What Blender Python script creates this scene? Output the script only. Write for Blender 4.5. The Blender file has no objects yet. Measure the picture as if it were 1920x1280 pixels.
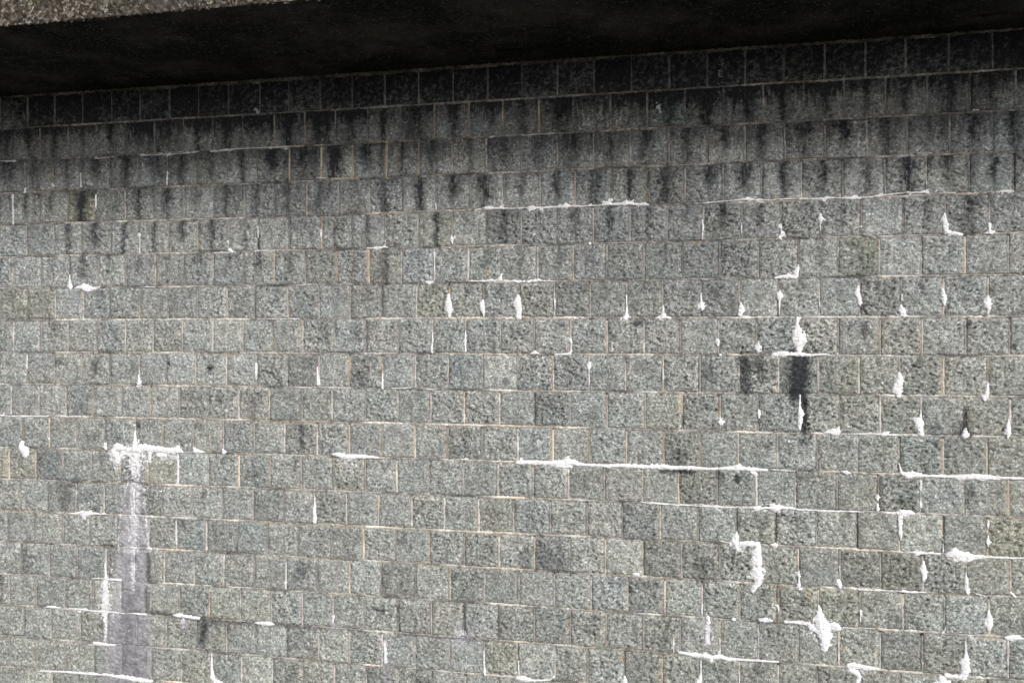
import bpy, math, random
import numpy as np
random.seed(7)
rng = np.random.default_rng(11)

# ------------------------------------------------------------------ camera, light, exposure
sc = bpy.context.scene
col = sc.collection
F = 1867.0            # focal length in photograph pixels (1920 wide)
CX, HY = 960.0, 630.0 # principal column and horizon row of the photograph
VP = 7660.0           # distance in pixels to the vanishing point of the courses
D = 8.5               # metres along the view axis to the wall
CAMH = 4.6            # camera height above the ground
NRM = math.hypot(F, VP)
THETA = math.atan2(F, VP)
cam_u = D * F / NRM
cam_d = D * VP / NRM
cam = bpy.data.cameras.new('camera')
camo = bpy.data.objects.new('camera', cam); col.objects.link(camo)
cam.sensor_width = 36.0
cam.lens = F / 1920.0 * 36.0
cam.shift_y = -(640.0 - HY) / 1920.0
cam.clip_start = 0.1; cam.clip_end = 2000
camo.location = (cam_u, -cam_d, CAMH)
camo.rotation_euler = (math.radians(90), 0, THETA)
sc.camera = camo

SUN_EL, SUN_AZ = math.radians(25), math.radians(143)
w = bpy.data.worlds.new('World'); sc.world = w; w.use_nodes = True
nt = w.node_tree; nt.nodes.clear()
sky = nt.nodes.new('ShaderNodeTexSky'); sky.sky_type = 'NISHITA'; sky.sun_disc = False
sky.sun_elevation = SUN_EL; sky.sun_rotation = SUN_AZ
sky.dust_density = 3.0; sky.air_density = 1.0
hs = nt.nodes.new('ShaderNodeHueSaturation'); hs.inputs['Saturation'].default_value = 0.22   # cloud cover greys the sky
bg = nt.nodes.new('ShaderNodeBackground'); bg.inputs['Strength'].default_value = 0.065
wo = nt.nodes.new('ShaderNodeOutputWorld')
nt.links.new(sky.outputs[0], hs.inputs['Color']); nt.links.new(hs.outputs[0], bg.inputs['Color'])
nt.links.new(bg.outputs[0], wo.inputs['Surface'])
sl = bpy.data.lights.new('sun', 'SUN'); sl.energy = 1.5; sl.angle = math.radians(20); sl.color = (1.0, 0.965, 0.92)
so = bpy.data.objects.new('sun', sl); col.objects.link(so)
from mathutils import Vector
sd = Vector((math.sin(SUN_AZ)*math.cos(SUN_EL), math.cos(SUN_AZ)*math.cos(SUN_EL), math.sin(SUN_EL)))
so.rotation_euler = (-sd).to_track_quat('-Z', 'Y').to_euler()
so.location = sd * 30
sc.view_settings.view_transform = 'Standard'; sc.view_settings.look = 'None'
sc.view_settings.gamma = 1.0; sc.view_settings.use_curve_mapping = False
sc.view_settings.exposure = 1.26

# ------------------------------------------------------------------ photograph pixel -> wall plane (metres)
def depth(px): return VP * D / ((px - CX) + VP)
def uv(px, py):
    t = depth(px)
    x = t * (px - CX) / F; y = t
    return ((x * VP + (y - D) * (-F)) / NRM, CAMH + t * (HY - py) / F)
def rad(px, r): return r * depth(px) / F

# ------------------------------------------------------------------ helpers
def fld(n, lo, hi, ang=0.0, an=1.0, seed=0):
    """tileable band-limited noise field, unit deviation; lo..hi = wavelength range in texels"""
    r = np.random.default_rng(seed)
    a = np.fft.fft2(r.standard_normal((n, n)))
    fy = np.fft.fftfreq(n)[:, None]; fx = np.fft.fftfreq(n)[None, :]
    c, s = math.cos(ang), math.sin(ang)
    f = np.hypot((fx*c + fy*s) * an, (-fx*s + fy*c) / an) + 1e-9
    m = np.exp(-(f * lo)**2 * 0.9) * (1 - np.exp(-(f * hi)**2 * 0.9)) / (f ** 0.5)
    b = np.real(np.fft.ifft2(a * m))
    return (b - b.mean()) / b.std()
N = 1024; TEX = 0.004     # 4 mm texels, 4.1 m tile
f_big = fld(N, 26, 90, 0.5, 1.3, 1)
f_mid = fld(N, 6.0, 15, 0.30, 1.45, 2)
f_fin = fld(N, 3.0, 6, 0.35, 1.25, 3)
f_stn = fld(N, 5, 60, 0, 1.0, 4)
f_str = fld(N, 7, 50, math.pi/2, 2.8, 5)     # stretched vertically
f_lrg = fld(N, 120, 600, 0, 1.0, 6)
rid = 1 - np.abs(f_mid); rid = (rid - rid.mean()) / rid.std()
H = 0.0028*f_big + 0.0048*f_mid + 0.0018*rid + 0.0036*f_fin
HC = 0.0005*f_big + 0.0028*f_mid + 0.0010*rid + 0.0036*f_fin
def samp(f, u, v):
    x = np.mod(u / TEX, N); y = np.mod(v / TEX, N)
    i = np.floor(x).astype(int) % N; j = np.floor(y).astype(int) % N
    a = x - np.floor(x); b = y - np.floor(y); i2 = (i+1) % N; j2 = (j+1) % N
    return (f[j, i]*(1-a) + f[j, i2]*a)*(1-b) + (f[j2, i]*(1-a) + f[j2, i2]*a)*b
def sst(a, b, x):
    t = np.clip((x - a) / (b - a), 0, 1); return t*t*(3 - 2*t)

def mesh_np(name, verts, faces, attrs=None, smooth=True):
    me = bpy.data.meshes.new(name)
    verts = np.asarray(verts, dtype=np.float32); faces = np.asarray(faces, dtype=np.int32)
    k = faces.shape[1]
    me.vertices.add(len(verts)); me.vertices.foreach_set('co', verts.ravel())
    me.loops.add(faces.size); me.loops.foreach_set('vertex_index', faces.ravel())
    me.polygons.add(len(faces)); me.polygons.foreach_set('loop_start', np.arange(0, faces.size, k, dtype=np.int32))
    if smooth: me.polygons.foreach_set('use_smooth', np.ones(len(faces), dtype=bool))
    me.update(calc_edges=True)
    if attrs:
        for an, arr in attrs.items():
            a = me.attributes.new(an, 'FLOAT_COLOR', 'POINT')
            c = np.ones((len(verts), 4), dtype=np.float32); c[:, :3] = arr
            a.data.foreach_set('color', c.ravel())
    me.validate()
    return me
def link(name, me, mat, parent=None):
    o = bpy.data.objects.new(name, me); col.objects.link(o)
    if mat and not me.materials: me.materials.append(mat)
    if parent: o.parent = parent
    return o
def grid_faces(nx, ny, off=0):      # nx, ny vertices; faces look towards -Y when u = +X, v = +Z
    i = np.arange(nx-1)[None, :]; j = np.arange(ny-1)[:, None]
    a = (j*nx + i + off).ravel()
    return np.stack([a, a+1, a+1+nx, a+nx], 1)
def box_mesh(name, x0, x1, y0, y1, z0, z1):
    v = [(x0,y0,z0),(x1,y0,z0),(x1,y1,z0),(x0,y1,z0),(x0,y0,z1),(x1,y0,z1),(x1,y1,z1),(x0,y1,z1)]
    f = [(0,3,2,1),(4,5,6,7),(0,1,5,4),(1,2,6,5),(2,3,7,6),(3,0,4,7)]
    return mesh_np(name, v, f, smooth=False)
def thing(name, loc, label, cat):
    o = bpy.data.objects.new(name, None); col.objects.link(o); o.location = loc
    o['label'] = label; o['category'] = cat; return o

# ------------------------------------------------------------------ materials
class NT:
    def __init__(s, name):
        s.m = bpy.data.materials.new(name); s.m.use_nodes = True; s.t = s.m.node_tree
        s.b = s.t.nodes['Principled BSDF']; s.b.inputs['Specular IOR Level'].default_value = 0.25
        s.g = s.n('ShaderNodeNewGeometry')
    def n(s, k, **kw):
        x = s.t.nodes.new(k)
        for a, v in kw.items(): setattr(x, a, v)
        return x
    def l(s, a, b): s.t.links.new(a, b)
    def pos(s, scale=(1,1,1)):
        m = s.n('ShaderNodeMapping'); m.inputs['Scale'].default_value = scale
        s.l(s.g.outputs['Position'], m.inputs['Vector']); return m.outputs[0]
    def noise(s, sc_, det=3, rough=0.6, vec=None, dist=0.0):
        x = s.n('ShaderNodeTexNoise'); x.inputs['Scale'].default_value = sc_; x.inputs['Detail'].default_value = det
        x.inputs['Roughness'].default_value = rough; x.inputs['Distortion'].default_value = dist
        s.l(vec if vec else s.g.outputs['Position'], x.inputs['Vector']); return x.outputs['Fac']
    def vor(s, sc_, out='Color', vec=None, feat='F1'):
        x = s.n('ShaderNodeTexVoronoi', feature=feat); x.inputs['Scale'].default_value = sc_
        s.l(vec if vec else s.g.outputs['Position'], x.inputs['Vector']); return x.outputs[out]
    def ramp(s, fac, stops):
        x = s.n('ShaderNodeValToRGB'); e = x.color_ramp.elements
        while len(e) < len(stops): e.new(0.5)
        for i, (p, c) in enumerate(stops):
            e[i].position = p; e[i].color = (c, c, c, 1) if not isinstance(c, tuple) else (*c, 1)
        s.l(fac, x.inputs['Fac']); return x.outputs['Color']
    def mix(s, fac, a, b, mode='MIX'):
        x = s.n('ShaderNodeMix', data_type='RGBA', blend_type=mode)
        for v, k in ((fac, 0), (a, 6), (b, 7)):
            if isinstance(v, (int, float)): x.inputs[k].default_value = v
            elif isinstance(v, tuple): x.inputs[k].default_value = (*v, 1)
            else: s.l(v, x.inputs[k])
        return x.outputs[2]
    def math(s, op, a, b=0.0, clamp=False):
        x = s.n('ShaderNodeMath', operation=op, use_clamp=clamp)
        for i, v in enumerate((a, b)):
            if isinstance(v, (int, float)): x.inputs[i].default_value = v
            else: s.l(v, x.inputs[i])
        return x.outputs[0]
    def attr(s, name):
        a = s.n('ShaderNodeAttribute', attribute_name=name)
        p = s.n('ShaderNodeSeparateColor'); s.l(a.outputs['Color'], p.inputs[0]); return a.outputs['Color'], p.outputs
    def bump(s, h, st, dist, prev=None):
        b = s.n('ShaderNodeBump'); b.inputs['Strength'].default_value = st; b.inputs['Distance'].default_value = dist
        s.l(h, b.inputs['Height'])
        if prev: s.l(prev, b.inputs['Normal'])
        return b.outputs['Normal']
    def done(s, c, rough=0.9, normal=None):
        s.l(c, s.b.inputs['Base Color'])
        if isinstance(rough, float): s.b.inputs['Roughness'].default_value = rough
        else: s.l(rough, s.b.inputs['Roughness'])
        if normal: s.l(normal, s.b.inputs['Normal'])
        return s.m

def stone_like(name, mortar=False):
    t = NT(name)
    tone, _ = t.attr('tone'); _, A = t.attr('weara'); _, B = t.attr('wearb_shade')
    # crystals: cells of light feldspar, grey quartz, dark mica
    cell = t.n('ShaderNodeSeparateColor'); t.l(t.vor(118.0), cell.inputs[0])
    cell2 = t.n('ShaderNodeSeparateColor'); t.l(t.vor(61.0), cell2.inputs[0])
    n1 = t.noise(55, 4, 0.7); n2 = t.noise(9, 3, 0.6); n3 = t.noise(170, 2, 0.6)
    if mortar:
        c = t.mix(t.ramp(n2, [(0.35, 0.0), (0.65, 1.0)]), (0.235, 0.221, 0.208), (0.41, 0.388, 0.362))
        c = t.mix(0.5, c, t.ramp(n1, [(0.25, 0.5), (0.75, 1.0)]), 'MULTIPLY')
        c = t.mix(1.0, c, tone, 'MULTIPLY')
    else:
        g1 = t.ramp(cell.outputs[0], [(0.0, 0.55), (0.28, 0.80), (0.62, 1.02), (0.84, 1.10), (1.0, 1.65)])
        g2 = t.ramp(cell2.outputs[0], [(0.0, 0.74), (0.5, 0.98), (1.0, 1.26)])
        c = t.mix(1.0, g1, g2, 'MULTIPLY')
        c = t.mix(1.0, c, t.ramp(n2, [(0.30, 0.76), (0.70, 1.18)]), 'MULTIPLY')
        c = t.mix(1.0, c, t.ramp(n1, [(0.3, 0.72), (0.55, 1.0), (0.75, 1.22)]), 'MULTIPLY')
        c = t.mix(1.0, c, tone, 'MULTIPLY')
        c = t.mix(1.0, c, t.ramp(t.noise(1.9, 3, 0.6), [(0.36, (0.955, 0.985, 1.0)), (0.64, (1.025, 1.01, 0.985))]), 'MULTIPLY')
        # dirt in the pits, with shade painted into hollows and block edges
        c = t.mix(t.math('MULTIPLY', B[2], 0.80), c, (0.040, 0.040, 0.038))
    # ochre iron bleed
    nb = t.ramp(n1, [(0.30, 0.25), (0.62, 1.0)])
    c = t.mix(t.math('MULTIPLY', A[2], nb, True), c, (0.46, 0.365, 0.24))
    # moss / algae tint
    c = t.mix(t.math('MULTIPLY', B[1], nb, True), c, (0.115, 0.115, 0.05))
    # grey-violet wash
    c = t.mix(t.math('MULTIPLY', B[0], t.ramp(n1, [(0.22, 0.78), (0.55, 1.0)]), True), c, t.mix(t.ramp(n2, [(0.3, 0.0), (0.7, 1.0)]), (0.215, 0.209, 0.233), (0.42, 0.412, 0.452)))
    # black mould, broken up so that crystals show through
    brk = t.ramp(t.math('ADD', t.math('MULTIPLY', n1, 0.6), t.math('MULTIPLY', n3, 0.4)), [(0.40, 1.0), (0.74, 0.80)])
    dk = t.math('MULTIPLY', t.ramp(t.math('ADD', A[0], t.math('MULTIPLY', t.math('SUBTRACT', t.noise(26, 4, 0.7), 0.5), 0.75)), [(0.02, 0.0), (0.90, 1.0)]), t.math('MULTIPLY', brk, t.math('MINIMUM', t.math('MULTIPLY', A[0], 4.0), 1.0)), True)
    c = t.mix(dk, c, (0.0150, 0.0172, 0.0225))
    # lime
    lm = t.ramp(t.math('ADD', A[1], t.math('MULTIPLY', t.math('SUBTRACT', n1, 0.5), 0.9)), [(0.38, 0.0), (0.62, 1.0)])
    lm = t.math('MULTIPLY', lm, t.math('GREATER_THAN', A[1], 0.02))
    c = t.mix(lm, c, (0.66, 0.66, 0.69))
    hgt = t.math('ADD', t.math('MULTIPLY', n1, 1.0), t.math('MULTIPLY', n3, 0.5))
    nm = t.bump(hgt, 1.0 if not mortar else 0.4, 0.014)
    return t.done(c, 0.88, nm)
M_stone = stone_like('granite')
M_mortar = stone_like('mortar', True)

def lime_mat():
    t = NT('lime')
    _, T = t.attr('crust')
    n1 = t.noise(48, 4, 0.65); n2 = t.noise(130, 3, 0.6); n3 = t.noise(14, 2)
    c = t.mix(t.ramp(n1, [(0.28, 1.0), (0.52, 0.0)]), (0.70, 0.705, 0.735), (0.47, 0.47, 0.48))
    c = t.mix(t.math('MULTIPLY', t.ramp(n3, [(0.55, 0.0), (0.75, 1.0)]), 0.35), c, (0.62, 0.53, 0.40))
    edge = t.math('ADD', T[0], t.math('MULTIPLY', t.math('SUBTRACT', n2, 0.5), 0.9))
    c = t.mix(t.ramp(edge, [(0.08, 0.0), (0.45, 1.0)]), (0.36, 0.355, 0.345), c)
    nm = t.bump(t.math('ADD', n1, t.math('MULTIPLY', n2, 0.6)), 0.9, 0.012)
    return t.done(c, 0.8, nm)
M_lime = lime_mat()

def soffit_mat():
    t = NT('dark_concrete')  # near-black concrete with lighter mottles and specks
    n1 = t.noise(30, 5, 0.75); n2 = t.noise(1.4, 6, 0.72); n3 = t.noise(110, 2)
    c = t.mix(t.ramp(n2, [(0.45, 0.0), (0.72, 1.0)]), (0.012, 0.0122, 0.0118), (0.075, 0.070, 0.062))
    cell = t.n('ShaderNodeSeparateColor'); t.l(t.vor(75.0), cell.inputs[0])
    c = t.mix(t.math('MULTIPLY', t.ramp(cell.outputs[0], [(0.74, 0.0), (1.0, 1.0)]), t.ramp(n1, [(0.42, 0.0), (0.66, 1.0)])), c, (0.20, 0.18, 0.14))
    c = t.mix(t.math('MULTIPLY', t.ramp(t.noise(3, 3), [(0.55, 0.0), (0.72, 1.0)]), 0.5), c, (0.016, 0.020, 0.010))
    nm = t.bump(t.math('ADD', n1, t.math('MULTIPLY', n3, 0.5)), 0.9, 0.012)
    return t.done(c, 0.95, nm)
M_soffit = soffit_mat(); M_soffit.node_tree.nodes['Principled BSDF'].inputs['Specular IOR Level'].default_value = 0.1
def fascia_mat():
    t = NT('pebbly_concrete')
    cell = t.n('ShaderNodeSeparateColor'); t.l(t.vor(46.0), cell.inputs[0])
    n1 = t.noise(30, 5, 0.75); n2 = t.noise(1.3, 3); n3 = t.noise(120, 3)
    c = t.ramp(cell.outputs[0], [(0.0, (0.035, 0.028, 0.021)), (0.35, (0.08, 0.063, 0.048)), (0.7, (0.145, 0.128, 0.110)), (0.9, (0.28, 0.245, 0.205)), (1.0, (0.40, 0.38, 0.35))])
    c = t.mix(t.ramp(n1, [(0.38, 0.9), (0.55, 0.0)]), c, (0.022, 0.019, 0.014))
    c = t.mix(t.ramp(n2, [(0.50, 0.0), (0.62, 0.6)]), c, (0.085, 0.080, 0.074), 'MIX')
    c = t.mix(1.0, c, t.ramp(n1, [(0.3, 0.42), (0.7, 1.1)]), 'MULTIPLY')
    c = t.mix(t.math('MULTIPLY', t.ramp(t.noise(2.2, 4), [(0.55, 0.0), (0.7, 1.0)]), 0.55), c, (0.06, 0.065, 0.022))
    nm = t.bump(t.math('ADD', n1, t.math('MULTIPLY', n3, 0.5)), 0.9, 0.012)
    return t.done(c, 0.9, nm)
M_fascia = fascia_mat()
def ground_mat():
    t = NT('asphalt')
    n = t.noise(60, 4, 0.7)
    c = t.mix(n, (0.03, 0.03, 0.031), (0.075, 0.073, 0.07))
    c = t.mix(t.ramp(t.noise(0.7, 4), [(0.4, 0.0), (0.7, 0.5)]), c, (0.03, 0.03, 0.028))
    return t.done(c, 0.9, t.bump(n, 0.4, 0.005))
M_ground = ground_mat()

# ------------------------------------------------------------------ what the photograph shows of the wall (pixels)
LX = np.array([0, 480, 960, 1440, 1920], float)
LINES = np.array([
 [180,151,118,85,52],[242,214,186,157,128],[302,278,254,229.5,205.5],[363,344,323,302,283.5],
 [421,408,390.5,378,359],[482.5,471,460,449,435.5],[541,535.5,528.5,521.5,514.5],[600,598,596,595,593],
 [660.5,661.5,664,666,667.5],[719.5,724.5,732,738,744],[778,787.5,798.5,811,819.5],[838,851,865.5,880,896.5],
 [897.5,915,932.5,951.5,970],[956,977,1000,1021,1046],[1014,1039,1066.5,1095,1120],[1075,1103,1134,1166,1196],
 [1132.5,1166.5,1202,1239.5,1276],[1191,1229,1268.5,1311,1353],[1249,1292,1336,1382,1430]], float)
def line_v(k, px):
    """height (m) of bed joint k at the wall column seen at pixel px; interpolated in metres so it stays straight"""
    if k >= len(LINES): return line_v(len(LINES)-1, px) - 0.302*(k - len(LINES) + 1)
    us = np.array([uv(x, 0)[0] for x in LX]); vs = np.array([uv(x, y)[1] for x, y in zip(LX, LINES[k])])
    u = uv(px, 0)[0]
    if u < us[0]:  return vs[0]
    if u > us[-1]: return vs[-1]
    return float(np.interp(u, us, vs))
JOINTS = [
 [0,51,102,154,209,262,317,372,428,487,541,600,660,721,785,849,914,978,1045,1114,1184,1255,1326,1397,1470,1546,1623,1698,1779,1861,1945],
 [24,75,127,180,235,289,344,398,455,514,571,628,689,751,814,879,942,1010,1074,1144,1213,1284,1357,1431,1506,1582,1660,1739,1820,1904],
 [-4,46,98,151,205,258,313,369,425,482,542,602,662,724,785,847,911,977,1044,1113,1182,1253,1326,1396,1471,1547,1625,1701,1780,1861,1945],
 [24,75,127,180,234,289,344,401,458,514,574,634,693,755,817,881,945,1012,1078,1146,1213,1284,1356,1428,1502,1580,1659,1737,1817,1901],
 [-2,49,100,153,207,261,316,371,428,485,542,602,660,722,783,847,912,977,1044,1112,1181,1250,1318,1390,1464,1538,1615,1693,1772,1855,1938],
 [26,77,130,184,235,291,345,399,456,514,571,631,691,752,814,877,940,1007,1074,1137,1207,1279,1349,1421,1497,1571,1648,1728,1809,1890],
 [2,52,103,155,206,261,314,369,425,478,539,598,657,717,780,842,906,973,1039,1106,1174,1242,1314,1386,1460,1536,1612,1690,1769,1852,1935],
 [25,76,128,181,235,287,341,398,454,511,567,628,687,747,810,872,938,1001,1069,1138,1207,1275,1347,1418,1497,1571,1650,1729,1811,1893],
 [-1,51,101,153,206,260,312,366,424,479,538,597,655,717,778,840,904,970,1037,1104,1172,1243,1312,1386,1459,1533,1610,1686,1769,1851,1934],
 [20,72,123,174,228,281,336,390,447,505,565,622,684,745,807,870,936,1002,1068,1138,1209,1279,1350,1422,1500,1574,1650,1727,1808,1894],
 [-8,43,92,144,197,252,305,361,418,476,533,594,654,716,777,839,903,970,1036,1105,1174,1244,1312,1384,1457,1532,1608,1686,1768,1850,1933],
 [16,66,117,170,225,278,334,390,447,506,564,624,684,743,805,869,933,1000,1065,1133,1204,1272,1345,1418,1492,1569,1647,1725,1807,1891],
 [-14,37,89,142,194,250,303,359,417,473,532,589,649,709,771,833,897,962,1031,1100,1167,1238,1309,1381,1454,1531,1606,1686,1768,1851,1934],
 [15,65,117,169,221,278,330,386,444,501,558,621,681,742,805,870,935,1002,1068,1135,1205,1277,1349,1421,1497,1574,1651,1730,1811,1894],
 [-12,39,92,144,197,250,307,364,419,477,536,595,655,715,779,843,907,972,1039,1108,1177,1246,1316,1387,1459,1534,1612,1692,1771,1854,1936],
 [16,67,121,174,227,282,336,392,450,509,566,625,684,746,809,872,936,1001,1069,1136,1206,1276,1349,1422,1497,1572,1650,1729,1811,1890],
 [-6,45,96,149,202,255,310,367,424,480,538,597,655,716,779,842,907,972,1040,1102,1171,1242,1314,1386,1459,1532,1609,1687,1768,1850,1932],
 [17,69,122,177,229,285,340,396,452,510,567,626,686,747,810,872,935,1002,1069,1137,1206,1277,1349,1421,1497,1572,1650,1730,1811,1894],
]
while len(JOINTS) < 26: JOINTS.append([x + random.uniform(-2, 2) for x in JOINTS[len(JOINTS) - 2]])
NROW = 26
def px_of_u(u):       # inverse of uv() in the horizontal
    # point on wall in camera frame
    x = u*VP/NRM; y = D - u*F/NRM
    return CX + F * x / y
rows_u = []
for k in range(NROW):
    us = [uv(x, 0)[0] for x in JOINTS[k]]
    while us[0] > -9.5: us.insert(0, us[0] - 0.309 + random.uniform(-.006, .006))
    while us[-1] < 8.5: us.append(us[-1] + 0.309 + random.uniform(-.006, .006))
    rows_u.append(us)

# stains: strokes (x, y, radius) in photograph pixels, strength
DARK = [
 ([(1130,470,90),(1330,440,120)],.30),([(540,370,60),(640,385,60)],.30),([(690,500,70)],.26),([(1260,340,90)],.25),([(1850,360,90)],.16),([(300,300,120),(60,300,90)],.15),
 ([(640,180,90),(900,170,60)],.3),([(1500,1190,90)],.10),([(1780,860,60)],.14),([(850,1150,70)],.12),([(380,1180,50)],.16),
 ([(247,1120,20),(246,1180,30),(244,1290,34)],.33),
 ([(1500,672,20),(1498,705,22),(1496,735,19)],1.0),([(1475,678,12),(1478,725,10)],.45),([(1507,740,9),(1508,770,7),(1508,806,7)],.9),
 ([(1396,672,12),(1398,730,11)],.75),([(1418,676,16),(1428,705,10)],.6),([(1450,680,10),(1452,700,6)],.4),
 ([(154,362,10),(152,392,8)],.5),([(394,691,6)],1.0),([(317,681,5)],.8),([(567,800,7),(566,840,4)],.6),([(565,806,8)],.5),
 ([(385,1165,9),(380,1200,9)],.75),([(422,1165,8),(430,1178,6)],.5),([(275,1147,4),(310,1151,5),(390,1163,6),(470,1168,4)],.62),([(480,1170,3),(640,1182,3)],.42),([(740,1188,3),(960,1202,3)],.5),
 ([(190,1172,7)],.6),([(278,1040,5),(280,1085,5)],.6),([(275,1105,5),(276,1145,4)],.5),
 ([(1809,760,2),(1810,790,6),(1803,812,9)],.8),([(1809,795,5),(1818,815,5)],.7),([(1810,822,5)],.5),
 ([(1240,880,6),(1265,882,6),(1300,884,5)],.8),([(1383,895,7),(1382,903,4)],.85),([(1352,890,9)],.5),
 ([(1010,1035,22),(1045,1055,18)],.35),([(875,1193,8),(872,1180,4)],.6),([(1195,605,8),(1192,608,5)],.7),
 ([(255,790,4),(262,800,5)],.7),([(117,907,14),(140,905,10)],.4),([(124,925,12),(120,945,10)],.35),([(1505,828,13)],.45),
 ([(604,345,10),(596,385,12)],.65),([(605,355,18),(600,385,14)],.35),([(541,340,8),(540,398,5)],.7),([(720,340,7),(722,395,9)],.7),
 ([(723,470,9),(722,525,10)],.6),([(664,470,6),(663,520,6)],.35),([(540,470,6),(540,530,5)],.3),([(156,480,8),(155,515,7)],.5),
 ([(1180,320,5),(1180,365,4)],.9),([(1250,315,9),(1246,372,11)],.75),([(1043,318,5),(1043,360,4)],.5),([(1305,395,10),(1350,392,14)],.4),
 ([(1190,395,10),(1195,430,12)],.4),([(1079,402,8)],.6),([(1610,480,24),(1625,505,18)],.25),([(1340,545,8),(1348,560,4)],.5),
 ([(1350,460,16),(1352,480,8)],.4),([(1620,610,8),(1622,625,6)],.6),([(1903,650,5)],.8),([(1645,714,5)],.4),
 ([(700,1140,3),(720,1145,4)],.7),([(870,1135,3),(872,1195,4)],.7),([(746,1125,3),(748,1182,4)],.6),([(935,1135,3),(936,1195,3)],.6),
 ([(484,430,2),(485,465,2)],.9),([(1150,1090,9),(1240,1095,8)],.3),([(1320,1085,14)],.35),([(1182,1100,4),(1182,1108,4)],.7),
 ([(105,680,4),(130,678,4)],.5),([(315,527,3)],.9),([(100,515,3)],.7),([(1610,520,20)],.2),([(1855,850,16),(1768,830,20)],.2),
 ([(1680,660,3)],.3),([(1120,1155,12)],.3),([(1105,1180,10)],.3),([(850,1080,10)],.3),([(1690,1170,18)],.3),([(1590,1200,14)],.2),
]
OCHRE = [
 ([(541,280,2),(542,335,2.5)],.8),([(602,272,3),(601,336,2.5)],1.0),([(662,275,3),(661,335,2.5)],1.0),([(724,268,3),(724,332,3)],1.0),([(785,262,2),(784,325,2)],.7),
 ([(600,335,2),(670,334,2)],.8),([(814,198,2),(814,255,2)],.8),([(878,190,3),(880,255,2)],.8),([(942,190,3),(941,230,5)],.7),([(1010,190,2),(1010,250,2.5)],1.0),
 ([(514,215,2),(514,270,2)],.4),([(571,215,2),(571,270,2)],.4),([(691,468,3),(690,530,2.5)],1.0),([(630,470,2),(631,525,2)],.8),([(513,475,2),(514,530,2)],.6),
 ([(542,538,2),(541,595,2)],.6),([(655,668,3),(655,725,2)],1.0),([(596,700,5),(595,722,4)],.5),([(156,548,2.5),(156,556,2)],1.0),([(262,575,2),(262,598,2.5)],.9),
 ([(1279,738,4),(1278,770,3)],1.0),([(1209,740,2),(1208,800,2)],.8),([(1350,745,2),(1350,805,2)],.9),([(1138,740,2),(1138,795,2)],.6),([(1769,668,2),(1768,742,2.5)],1.0),
 ([(1768,822,2),(1768,885,2.5)],1.0),([(1850,835,2),(1851,888,2)],.9),([(1891,900,2),(1891,968,2.5)],1.0),([(278,865,3),(278,905,2.5)],1.0),([(224,868,2),(225,885,2)],.8),
 ([(305,785,2),(306,840,2.5)],.9),([(362,835,2),(362,842,2)],1.0),([(1809,445,2),(1808,515,2.5)],1.0),([(1650,595,2),(1650,663,2)],.9),([(1729,600,2),(1729,666,3)],.8),
 ([(1068,600,2),(1068,655,2)],.6),([(1138,602,2),(1138,660,2)],.7),([(1036,800,2),(1036,865,2)],.8),([(1105,805,2),(1105,870,2)],.7),([(1174,812,2),(1174,870,2.5)],.9),
 ([(1244,812,2),(1244,870,2)],.8),([(1312,815,2),(1312,875,2.5)],.7),([(1384,860,2),(1384,878,2)],.9),([(1000,870,4),(1000,885,3)],.7),([(1065,872,3),(1066,888,3)],.8),
 ([(654,795,2),(654,850,2)],.8),([(777,800,2),(778,860,2)],.7),([(839,800,2),(839,860,2.5)],.8),([(716,800,1.5),(716,860,2)],.5),([(622,860,5)],.6),
 ([(681,985,2),(681,1045,2)],.9),([(805,995,2),(805,1055,2)],.8),([(742,985,2),(742,1045,2)],.4),([(710,930,2),(709,950,3)],.8),([(1002,1005,2),(1002,1060,2)],.9),
 ([(1177,1080,2),(1177,1140,2)],.7),([(1135,1150,2),(1136,1210,2)],.5),([(1241,1225,2.5),(1241,1280,2.5)],.8),([(1691,1115,2),(1692,1130,3)],.8),([(1811,1050,2),(1811,1085,2)],.8),
 ([(1855,1185,4),(1856,1193,3)],.9),([(1768,970,2),(1768,1010,2)],.8),([(1849,732,5),(1838,735,4)],.6),([(1730,805,4),(1728,816,4)],.8),([(1705,805,3)],.7),([(1770,575,3),(1769,588,1)],.8),
 ([(1852,588,3)],.9),([(1389,592,3)],.5),([(1420,663,4)],.8),([(1515,1112,7),(1525,1123,4)],.5),([(1490,1153,3)],.6),([(1578,1212,4),(1590,1216,3)],.5),([(1645,1223,4)],.7),
 ([(1162,1230,3),(1166,1235,3)],.6),([(918,511,5),(912,508,3)],.7),([(1672,200,6),(1668,190,3)],.6),([(1210,200,3),(1212,205,2)],.7),([(1500,608,6)],.4),([(1455,372,5),(1500,376,4)],.5),
 ([(1650,10,3)],.4),([(0,957,2),(90,960,2)],.7),([(270,1027,1.5),(330,1033,2)],.4),([(280,907,2),(330,907,2)],.6),([(480,788,2),(700,793,2)],.6),([(350,787,1.5),(470,786,2)],.5),
 ([(700,793,2),(960,799,2)],.55),([(960,799,2),(1065,801,2)],.6),([(560,853,2),(620,856,2)],.5),([(480,978,2),(700,988,2),(960,1000,2)],.7),([(480,1042,1.5),(640,1048,2)],.5),
 ([(780,1057,2),(960,1068,2)],.5),([(1100,1145,2),(1180,1148,2)],.7),([(100,917,1)],.1),([(1300,455,2),(1330,452,2)],.6),([(420,663,2),(445,664,2)],.8),([(290,660,2),(400,662,2)],.4),
 ([(310,719,2),(400,722,2)],.5),([(1550,882,5),(1560,882,4)],.6),([(1430,1094,1.5),(1570,1105,2)],.6),([(1730,1110,2),(1830,1116,2)],.7),([(1840,1196,3),(1870,1197,2)],.7),
]
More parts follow.
